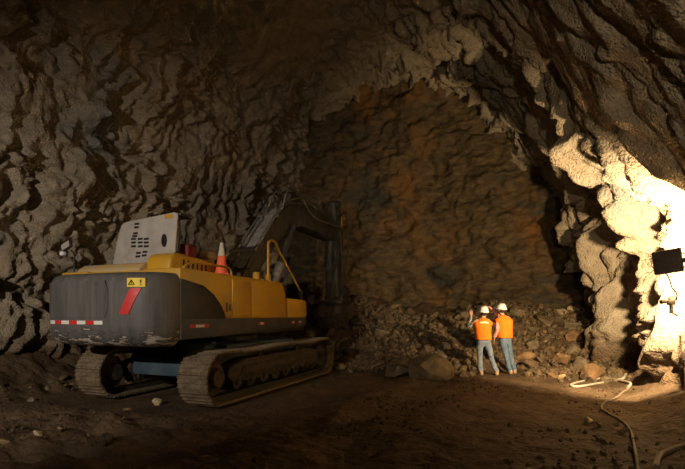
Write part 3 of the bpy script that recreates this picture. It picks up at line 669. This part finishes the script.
def person(x, y, rz, H, P, label, shirt, jeans):
    """P holds joints: hip, chest, neck, head, and per side hipj, knee, foot, shoulder, elbow, wrist, hand dir (local, facing +y)"""
    z0 = 0.0
    root = empty('person', (x, y, hf(x, y) + z0), rz); tag(root, label, 'person')
    hip, ch, nk, hd = [Vector(P[k]) for k in ('hip', 'chest', 'neck', 'head')]
    pts = [(*hip, .115), (*lerp(hip, ch, .5), .11), (*ch, .125), (*lerp(ch, nk, .75), .08), (*nk, .052), (*(hd + Vector((0, -.01, -.06))), .068), (*(hd + Vector((0, 0, .02))), .088), (*(hd + Vector((0, -.005, .09))), .06)]
    ed = [(i, i + 1) for i in range(7)]
    for s in ('L', 'R'):
        hj, kn, ft, shd, el, wr = [Vector(P[s + k]) for k in ('hip', 'knee', 'foot', 'sh', 'el', 'wr')]
        an = ft + Vector((0, 0, .08)); b = len(pts)
        pts += [(*hj, .085), (*lerp(hj, kn, .5), .07), (*kn, .052), (*lerp(kn, an, .35), .05), (*an, .034), (*(ft + Vector((0, .06, .04))), .032), (*(ft + Vector((0, .16, .028))), .026)]
        ed += [(0, b)] + [(b + i, b + i + 1) for i in range(6)]
        b = len(pts)
        pts += [(*shd, .055), (*lerp(shd, el, .5), .045), (*el, .038), (*lerp(el, wr, .4), .036), (*wr, .025)]
        ed += [(3, b)] + [(b + i, b + i + 1) for i in range(4)]
    bm = NB(); add_me(bm, skin(pts, ed, 2))
    for s, sd in (('L', -1), ('R', 1)):
        hand(bm, P[s + 'wr'], P[s + 'hd'], P.get(s + 'pn', (0, 0, -1)), P.get(s + 'point', False), sd)
    # ears, nose, lips and brow on the head
    hf_ = Matrix.Translation(hd) @ Matrix.Rotation(P.get('turn', 0), 4, 'Z') @ Matrix.Rotation(P.get('tilt', 0), 4, 'X')
    def hp_(a, b_, c): return hf_ @ Vector((a, b_, c))
    for sx in (-1, 1): atube(bm, [hp_(sx * .078, 0, -.02), hp_(sx * .096, -.012, .0), hp_(sx * .094, -.015, .025), hp_(sx * .08, -.0, .035)], [.012, .01], 7)
    atube(bm, [hp_(0, .075, .03), hp_(0, .10, .0), hp_(0, .108, -.02), hp_(0, .08, -.03)], [.01, .016], 7)
    atube(bm, [hp_(-.026, .078, -.058), hp_(0, .088, -.056), hp_(.026, .078, -.058)], .008, 6)
    fin('body', bm, M['skin'], root, True, 180)
    quick('eyes', root, M['wht'], lambda bm: [bmesh.ops.create_uvsphere(bm, u_segments=10, v_segments=8, radius=.013, matrix=Matrix.Translation(hp_(sx * .032, .077, .012))) for sx in (-1, 1)], True)
    quick('hair', root, M['hair'], lambda bm: bmesh.ops.create_uvsphere(bm, u_segments=20, v_segments=12, radius=.096, matrix=hf_ @ Matrix.Translation((0, -.022, .012)) @ Matrix.Diagonal((.93, 1, 1.02, 1))), True)
    # trousers
    pts = [(*(hip + Vector((0, 0, .08))), .15), (*(hip + Vector((0, 0, -.02))), .145)]; ed = [(0, 1)]
    for s in ('L', 'R'):
        hj, kn, ft = [Vector(P[s + k]) for k in ('hip', 'knee', 'foot')]; b = len(pts)
        pts += [(*(hj + Vector((0, 0, -.06))), .105), (*lerp(hj, kn, .5), .092), (*kn, .075), (*lerp(kn, ft, .5), .07), (*(ft + Vector((0, 0, .10))), .066), (*(ft + Vector((0, -.005, .045))), .07)]
        ed += [(1, b)] + [(b + i, b + i + 1) for i in range(5)]
    bm = NB(); add_me(bm, skin(pts, ed, 2))
    for v in bm.verts:
        f_ = .016 * (float(fbm(v.co.x * 6, v.co.z * 11, v.co.y * 6, int(x * 10), 2)))
        v.co.x += f_; v.co.y += f_
    fin('jeans', bm, M[jeans], root, True, 180)
    # shirt: sleeves and collar, with the trunk under the vest
    bm = NB()
    pts = [(*lerp(hip, ch, .35), .125), (*ch, .135), (*lerp(ch, nk, .72), .09), (*lerp(ch, nk, .95), .062)]; ed = [(0, 1), (1, 2), (2, 3)]
    for s in ('L', 'R'):
        shd, el, wr = [Vector(P[s + k]) for k in ('sh', 'el', 'wr')]; b = len(pts)
        pts += [(*(shd + Vector((0, 0, -.02))), .066), (*lerp(shd, el, .5), .064), (*el, .056), (*lerp(el, wr, .5), .051), (*lerp(el, wr, .93), .04)]
        ed += [(2, b)] + [(b + i, b + i + 1) for i in range(4)]
    add_me(bm, skin(pts, ed, 2))
    for v in bm.verts:
        f_ = .014 * (float(fbm(v.co.x * 9, v.co.z * 9, v.co.y * 9, 4, 2))); v.co.x += f_; v.co.y += f_
    fin('shirt', bm, M[shirt], root, True, 180)
    # vest
    yaw = P.get('torso', 0); ls, rs = Vector(P['Lsh']), Vector(P['Rsh'])
    def ringv(c, rx, ry, lift=0):
        out = []
        for k in range(28):
            a = 2 * math.pi * k / 28; q = Vector((rx * math.copysign(abs(math.cos(a))**.8, math.cos(a)), ry * math.sin(a), 0)); q.rotate(Euler((0, 0, yaw)))
            q *= 1 + .03 * math.sin(5 * a + c.z * 20); q.z = -lift * abs(math.cos(a)); out.append(Vector(c) + q)
        return out
    def vz(t): return lerp(hip, ch, t)
    V_ = [ringv(vz(.0), .205, .155), ringv(vz(.07), .215, .165), ringv(vz(.4), .205, .158), ringv(vz(.7), .215, .16), ringv(ch + Vector((0, 0, .02)), .235, .165), ringv(lerp(ch, nk, .35), .25, .165, .01), ringv(lerp(ch, nk, .62), .245, .150, .03), ringv(lerp(ch, nk, .82), .19, .125, .04), ringv(lerp(ch, nk, .95), .11, .095, .02), ringv(lerp(ch, nk, 1.02), .078, .078)]
    vest = quick('safety_vest', root, M['vest'], lambda bm: loft(bm, V_), True, 70)
    def tapef(bm):
        c = lerp(ch, nk, .40) ; a = ringv(c + Vector((0, 0, .045)), .20, .166, .03); b_ = ringv(c, .20, .172, .022)
        A = [bm.verts.new(p) for p in a]; B = [bm.verts.new(p) for p in b_]
        for k in range(17, 25): bm.faces.new((A[k], A[k + 1], B[k + 1], B[k]))
    if P.get('tape'): quick('reflective_tape', vest, M['tape'], tapef, True, label='pale reflective band across the shoulders')
    # hard hat
    def hat(bm):
        alathe(bm, [(0, .135), (.04, .132), (.08, .112), (.108, .075), (.122, .03), (.126, 0), (.140, -.006), (.142, -.014), (.120, -.012), (.10, .0)], 32, hf_ @ Matrix.Translation((0, -.005, .045)) @ Matrix.Diagonal((.95, 1.08, 1.02, 1)))
        abox(bm, (-.012, .012), (-.11, .11), (.05, .145), .01, hf_ @ Matrix.Translation((0, -.005, .042)) @ Matrix.Diagonal((1, .75, 1, 1)))
        aprism(bm, [(-.10, .09), (-.07, .17), (0, .195), (.07, .17), (.10, .09)], 'z', .034, .042, .003, 1, hf_)
    quick('hard_hat', root, M['hat'], hat, True, 50)
    for s in ('L', 'R'):
        ft = Vector(P[s + 'foot']); a = P.get(s + 'fa', 0); Mx = Matrix.Translation(ft) @ Matrix.Rotation(a, 4, 'Z')
        def boot(bm):
            rings = []
            for yy, w, h, zb_ in ((-.085, .03, .07, .012), (-.07, .042, .11, .0), (-.02, .047, .13, 0), (.04, .047, .10, 0), (.10, .052, .075, 0), (.16, .050, .06, 0), (.20, .035, .045, .008), (.215, .015, .03, .014)):
                rings.append([Mx @ Vector((w * math.copysign(abs(math.cos(q_))**.6, math.cos(q_)), yy, zb_ + h * .5 + h * .5 * math.copysign(abs(math.sin(q_))**.6, math.sin(q_)))) for q_ in [2 * math.pi * k / 14 for k in range(14)]])
            loft(bm, rings)
        quick('boot', root, M['boot'], boot, True, 60)
    return root
# left man: left arm bent up beside his head, looking up at the face
x, y, _ = gp(487.5, 375)
man1 = person(3.80, 12.05, R(-2), 1.77, dict(hip=(-.08, 0, .93), chest=(-.10, .02, 1.28), neck=(-.08, .02, 1.50), head=(-.065, .03, 1.635), tilt=.12, turn=0.05,
    Lhip=(-.18, 0, .88), Lknee=(-.17, .03, .48), Lfoot=(-.16, -.02, 0), Rhip=(.03, 0, .88), Rknee=(.12, .03, .48), Rfoot=(.26, -.02, 0), Rfa=-.25, Lfa=.15,
    Lsh=(-.29, .02, 1.41), Lel=(-.43, .12, 1.25), Lwr=(-.34, .25, 1.57), Lhd=(-.02, .15, .9), Lpn=(0, 1, -.2),
    Rsh=(.09, .02, 1.41), Rel=(.10, .18, 1.16), Rwr=(.02, .36, 1.10), Rhd=(-.3, .5, .1), Rpn=(0, -.4, -1), tape=True),
    'person in orange vest, grey checked shirt and faded jeans raising one hand', 'plaid', 'jeanl')
man2 = person(4.50, 12.35, R(12), 1.86, dict(hip=(-.12, 0, .97), chest=(-.13, .02, 1.34), neck=(-.17, .03, 1.58), head=(-.20, .05, 1.715), tilt=.12, turn=.35,
    Lhip=(-.20, .0, .92), Lknee=(-.10, -.03, .50), Lfoot=(-.02, -.08, 0), Rhip=(-.03, .02, .92), Rknee=(.08, .06, .50), Rfoot=(.20, .05, 0), Lfa=-.1, Rfa=-.45,
    Lsh=(-.32, .0, 1.48), Lel=(-.36, -.02, 1.19), Lwr=(-.38, .10, .96), Lhd=(-.1, .25, -.9), Lpn=(1, 0, 0),
    Rsh=(.05, .06, 1.49), Rel=(-.10, .34, 1.54), Rwr=(-.36, .36, 1.80), Rhd=(-.85, .35, .25), Rpn=(0, 0, -1), Rpoint=True),
    'taller person in orange vest, pink shirt and blue jeans pointing at the rock face', 'pink', 'jeanb')

# ------------------------------------------------------------------ floodlight on the right wall
FLX, FLY, FLZ = 5.26, 7.39, 2.47
fd = Vector((.66, .75, -.02)).normalized(); rzL = math.atan2(-fd.x, fd.y)
fl = empty('floodlight', (FLX, FLY, FLZ), rzL); tag(fl, 'dark square floodlight on the right wall, seen from behind', 'floodlight')
TL = Matrix.Rotation(R(-7), 4, 'Y')
def house(bm):
    abox(bm, (-.20, .20), (-.05, .06), (-.19, .19), .02, TL)
    for k in range(9): abox(bm, (-.15, .15), (-.085, -.045), (-.15 + k * .0375 - .006, -.15 + k * .0375 + .006), .002, TL, 1)
lh = quick('lamp_housing', fl, M['lampb'], house, True, 30)
quick('lamp_glass', lh, M['lens'], lambda bm: abox(bm, (-.17, .17), (.058, .064), (-.16, .16), .002, TL, 1))
quick('mounting_yoke', fl, M['blk'], lambda bm: (atube(bm, [(.19, .02, .12), (.27, .02, .12), (.30, .02, .06), (.30, .02, -.05), (.27, .02, -.10), (.19, .02, -.10)], .012), alathe(bm, [(0, -.05), (.055, -.05), (.055, .05), (0, .05)], 16, Matrix.Translation((.25, .02, .01)) @ Matrix.Rotation(R(90), 4, 'X')), atube(bm, [(.25, .02, .01), (.40, .12, .02), (.75, .35, .03)], .016)), True)
quick('lamp_cable', fl, M['hose'], lambda bm: atube(bm, [(-.02, .0, -.18), (.02, .06, -.3), (.05, .08, -.42), (.11, .1, -.52), (.1, .12, -.62)], .011), True)
# small wall bracket below it
bx, by, bz = FLX + .20, FLY + .20, FLZ - .62
br = quick('wall_bracket', None, M['mudsteel'], lambda bm: (acyl(bm, (-.16, .02, -.03), (.12, .05, .03), .035, 12), acyl(bm, (0, .0, -.22), (0, .0, .08), .03, 12), acyl(bm, (0, 0, -.2), (.5, .55, -.25), .02, 10), abox(bm, (-.05, .06), (-.03, .05), (-.08, .06), .015), atube(bm, [(.02, 0, .05), (.05, 0, .13), (0, 0, .16), (-.03, 0, .1)], .01)), True)
br.location = (bx, by, bz); tag(br, 'small rusty pipe bracket on the right wall just below the floodlight', 'bracket')

# ------------------------------------------------------------------ cables on the ground
def cable(name, pix, r, m, label, cat='cable', lift=.8, pts3=()):
    pts = []
    for px, py in pix:
        X, Y, z = gp(px, py); pts.append((X, Y, z + r * lift))
    pts = list(pts3) + pts
    out = []
    P_ = smoothpath(pts, 10)
    for p in P_: out.append((p.x, p.y, max(p.z, hf(p.x, p.y) + r * .6) if not pts3 or p.z < .8 else p.z))
    o = quick(name, None, m, lambda bm: atube(bm, out, r, 8, False), True); tag(o, label, cat); return o
cable('cable_loop', [(626, 375), (622, 379.5), (607, 380), (590, 381), (575, 384), (571, 387), (580, 387.5), (600, 384), (616, 381.5), (630, 384), (628, 389)], .028, M['cable'], 'pale cable lying in a long flat loop at the foot of the right wall')
cable('power_cable', [(628, 390), (617, 398), (604, 404), (602, 410), (612, 417), (624, 424), (631, 434), (634, 448), (637, 466), (639, 490)], .02, M['cabled'], 'muddy cable winding over the floor towards the bottom edge')
cable('hose', [(656, 470), (660, 458), (670, 453), (685, 448), (705, 443)], .034, M['cabled'], 'thick muddy hose at the bottom right corner', 'hose')

# ------------------------------------------------------------------ boulders and rubble
bigrock('boulder', 434, 381, 1.35, .9, .9, 'rockg', 'largest rounded boulder at the front edge of the rubble heap', 5, .2, 60)
bigrock('boulder', 401, 378, .95, .7, .5, 'rockd', 'low flat dark slab touching the left side of the largest boulder', 11, .4)
bigrock('boulder', 597, 366, .85, .5, .6, 'rocko', 'wedge-shaped rusty orange boulder at the right end of the heap', 21, -.5, 13)
bigrock('boulder', 562, 366, .95, .6, .42, 'rocko', 'long flat reddish slab right of the two people', 31, .35, 14)
bigrock('boulder', 583, 368, .42, .4, .5, 'rockg', 'rounded grey boulder between the reddish slab and the orange wedge', 41)
bigrock('boulder', 341, 371, .45, .4, .3, 'rockb', 'lone brown boulder just in front of the track tip', 51)
bigrock('boulder', 520, 345, .75, .5, .4, 'rockg', 'flat grey boulder beside the hips of the taller person', 61, .3)
rock(*loc(.1, 6.0, 0)[:2], .62, 'rockp', 'large pale rock just below the lower end of the stick', sink=.1)
rock(*loc(-.5, 5.2, 0)[:2], .45, 'rockp', 'pale rock between the track tip and the stick', sink=.1)
rock(*gp(561, 379)[:2], .28, 'rockp', 'small pale stone on open ground between the people and the cable loop', sink=.05, name='stone', cat='stone')
for px, py, s_, k, lb in ((177, 432, 0, 0, ''), (60, 433, .13, 'rockp', 'yellowish stone on the mud, brightest at the lower left'), (38, 436, .17, 'rockp', 'pale stone left of the yellowish one on the mud'), (4, 444, .16, 'rockp', 'pale yellow stone at the left edge of the floor'),
                          (157, 405, .26, 'rockp', 'pale rock on the mud between the two tracks'), (127, 412, .2, 'rockb', 'brown rock on the mud behind the left track'), (104, 445, .28, 'rockd', 'dark clod-like rock in the left foreground'), (24, 440, .14, 'rockb', 'small brown stone between the two pale ones at lower left'),
                          (589, 424, .22, 'rockp', 'upright pale stone on the dark floor inside the bend of the cable'), (600, 427, .24, 'rockb', 'brown stone touching the upright pale stone'), (623, 434, .2, 'rockb', 'flat stone beside the winding cable'), (616, 426, .13, 'rockg', 'little grey stone between the flat stone and the winding cable'),
                          (412, 446, .05, 'rockp', 'tiny pale stone alone on the dark floor')):
    if s_: rock(*gp(px, py)[:2], s_, k, lb, sink=.12, name='stone', cat='stone')
rn = random.Random(3)
def keep(X, Y):
    lx, ly = exl(X, Y)
    if abs(lx) < 2.0 and -4 < ly < 3.2: return False
    if abs(lx) < .9 and ly < 8.5 and ly > 6.6: return False
    return not any((X - a)**2 / .35 + (Y - b)**2 / .30 < 1 for a, b in ((3.8, 12.1), (4.45, 12.4), (4.1, 11.9)))
cnt = 0; tries = 0
while cnt < 292 and tries < 20000:
    tries += 1
    t = rn.uniform(-9.2, 1.3); s = rn.uniform(11.5, 17.6)
    s0 = 12.6 + 1.5 * float(sm(-5.5, -7.5, t)) + .5 * float(sm(-1.9, -1.4, t)) - 1.0 * math.exp(-((t + 3.7) / 1.2)**2)
    if s < s0 - rn.random()**2 * .5: continue
    X, Y = xy(s, t)
    size = .20 + .70 * rn.random()**1.5
    if s < s0 + .3: size = min(size, .45)
    if not keep(X, Y) or not free(X, Y, size): continue
    px = 342.5 + F * X / Y
    u = rn.random(); 
    if px > 500: k = 'rocko' if u < .35 else ('rockb' if u < .75 else ('rockg' if u < .9 else 'rockp'))
    else: k = 'rockb' if u < .45 else ('rockg' if u < .7 else ('rockd' if u < .97 else 'rockp'))
    g = {'rocko': 'rusty orange', 'rockb': 'brown', 'rockg': 'grey', 'rockd': 'dark', 'rockp': 'pale'}[k]
    rock(X, Y, size, k, 'angular %s rock in the rubble heap under the rock face' % g, 'rubble rocks under the face', sink=.22); cnt += 1
# broken rock along the foot of the left wall
cnt = 0; tries = 0
while cnt < 34 and tries < 3000:
    tries += 1
    t = rn.uniform(-10.3, -9.0); s = rn.uniform(2.6, 8.0); X, Y = xy(s, t); size = .14 + .3 * rn.random()**2
    if not keep(X, Y) or not free(X, Y, size): continue
    rock(X, Y, size, 'rockb' if rn.random() < .6 else 'rockg', 'lump of broken rock along the foot of the left wall', 'broken rock along the left wall', sink=.25); cnt += 1
# chips and gravel nobody could count
def gravel(name, n, gen, m, label, seed, smin, smax):
    rg = random.Random(seed); V = []; Fc = []
    base = [(.5, 0, 0), (-.5, .05, 0), (0, .5, .05), (.05, -.5, 0), (.1, .05, .4), (-.05, 0, -.4)]
    fcs = [(0, 2, 4), (2, 1, 4), (1, 3, 4), (3, 0, 4), (2, 0, 5), (1, 2, 5), (3, 1, 5), (0, 3, 5)]
    pts = []
    while len(pts) < n:
        q_ = gen(rg)
        if q_ is not None: pts.append(q_)
    A = np.array(pts); Z = hfloor(A[:, 0], A[:, 1])
    for (X, Y), z in zip(pts, Z):
        s_ = smin + (smax - smin) * rg.random()**3; e = Euler((rg.uniform(0, 6), rg.uniform(0, 6), rg.uniform(0, 6))); b = len(V)
        for v in base:
            w = Vector([c * s_ * rg.uniform(.7, 1.2) for c in v]); w.rotate(e); V.append((X + w.x, Y + w.y, z + w.z + s_ * .12))
        Fc += [tuple(b + i for i in f_) for f_ in fcs]
    me = bpy.data.meshes.new(name); me.from_pydata(V, [], Fc); o = link_mesh(name, me, m); tag(o, label, 'gravel', kind='stuff'); return o
def g1(rg):
    t = rg.uniform(-10, 1.6); s = rg.uniform(12.0, 17.7)
    s0 = 12.6 + 1.5 * float(sm(-5.5, -7.5, t)) + .5 * float(sm(-1.9, -1.4, t)) - 1.0 * math.exp(-((t + 3.7) / 1.2)**2)
    if s < s0 - rg.random()**2 * 1.2: return None
    X, Y = xy(s, t); return (X, Y) if keep(X, Y) else None
def g2(rg):
    s, t = rg.uniform(2.5, 13.5), rg.uniform(-9.8, 1.5); X, Y = xy(s, t)
    if Y < 3.5 or not keep(X, Y): return None
    if pn(np.array([X * .5]), np.array([Y * .5]), 3.)[0] + (.35 if X < -1.5 and Y < 8 else -.1) < rg.uniform(-.2, .4): return None
    return X, Y
M['chip'] = mat('broken_rock_chips', (.06, .042, .024), (.17, .12, .066), 4, .8)
gravel('gravel', 5200, g1, M['chip'], 'loose broken chips filling the gaps between the rubble rocks', 1, .07, .34)
gravel('gravel', 2600, g2, M['mud'], 'small clods and chips strewn over the muddy floor', 2, .02, .10)

# ------------------------------------------------------------------ light
def spot(name, p, d, e, col, ang, blend, r=.1):
    l = bpy.data.lights.new(name, 'SPOT'); l.energy = e; l.color = col; l.spot_size = R(ang); l.spot_blend = blend; l.shadow_soft_size = r
    o = bpy.data.objects.new(name, l); C.objects.link(o); o.location = p; o.rotation_euler = Vector(d).to_track_quat('-Z', 'Y').to_euler(); return o
spot('floodlight_beam', (FLX + fd.x * .12, FLY + fd.y * .12, FLZ), (.78, .62, -.01), 2400, (1.0, .72, .40), 172, .34, .07)
def aim(name, p, q_, e, col, ang, blend, r=.1): return spot(name, p, Vector(q_) - Vector(p), e, col, ang, blend, r)
aim('work_light_left', (-5.8, -1.0, 3.8), (-5.4, 11, 1.8), 2350, (1.0, .87, .72), 70, 1.0, .06)
aim('fill_light_right', (.3, -2.2, 2.2), (6.4, 10.0, 5.6), 1150, (1.0, .79, .52), 76, 1.0, .10)  # unseen fill lamp behind the camera, added to brighten the upper right wall
aim('fill_light_middle', (-2.8, -.8, 3.8), (2.6, 16, 2.8), 380, (1.0, .78, .48), 50, .9, .12)  # added fill out of view, lifts the rock face; no lamp stands here
w = bpy.data.worlds.new('World'); sc.world = w; w.use_nodes = True
w.node_tree.nodes['Background'].inputs[0].default_value = (.02, .018, .015, 1); w.node_tree.nodes['Background'].inputs[1].default_value = .3

cam = bpy.data.cameras.new('camera'); co = bpy.data.objects.new('camera', cam); C.objects.link(co)
co.location = (0, 0, CH); co.rotation_euler = (R(90), 0, 0); cam.sensor_width = 36; cam.sensor_fit = 'HORIZONTAL'
cam.lens = 36 * F / 685; cam.shift_y = (HZ - 234.5) / 685; cam.clip_start = .05; cam.clip_end = 200
sc.camera = co
sc.view_settings.view_transform = 'Standard'; sc.view_settings.look = 'None'; sc.view_settings.exposure = 0; sc.view_settings.gamma = 1
sc.view_settings.use_curve_mapping = False
sc.cycles.max_bounces = 5
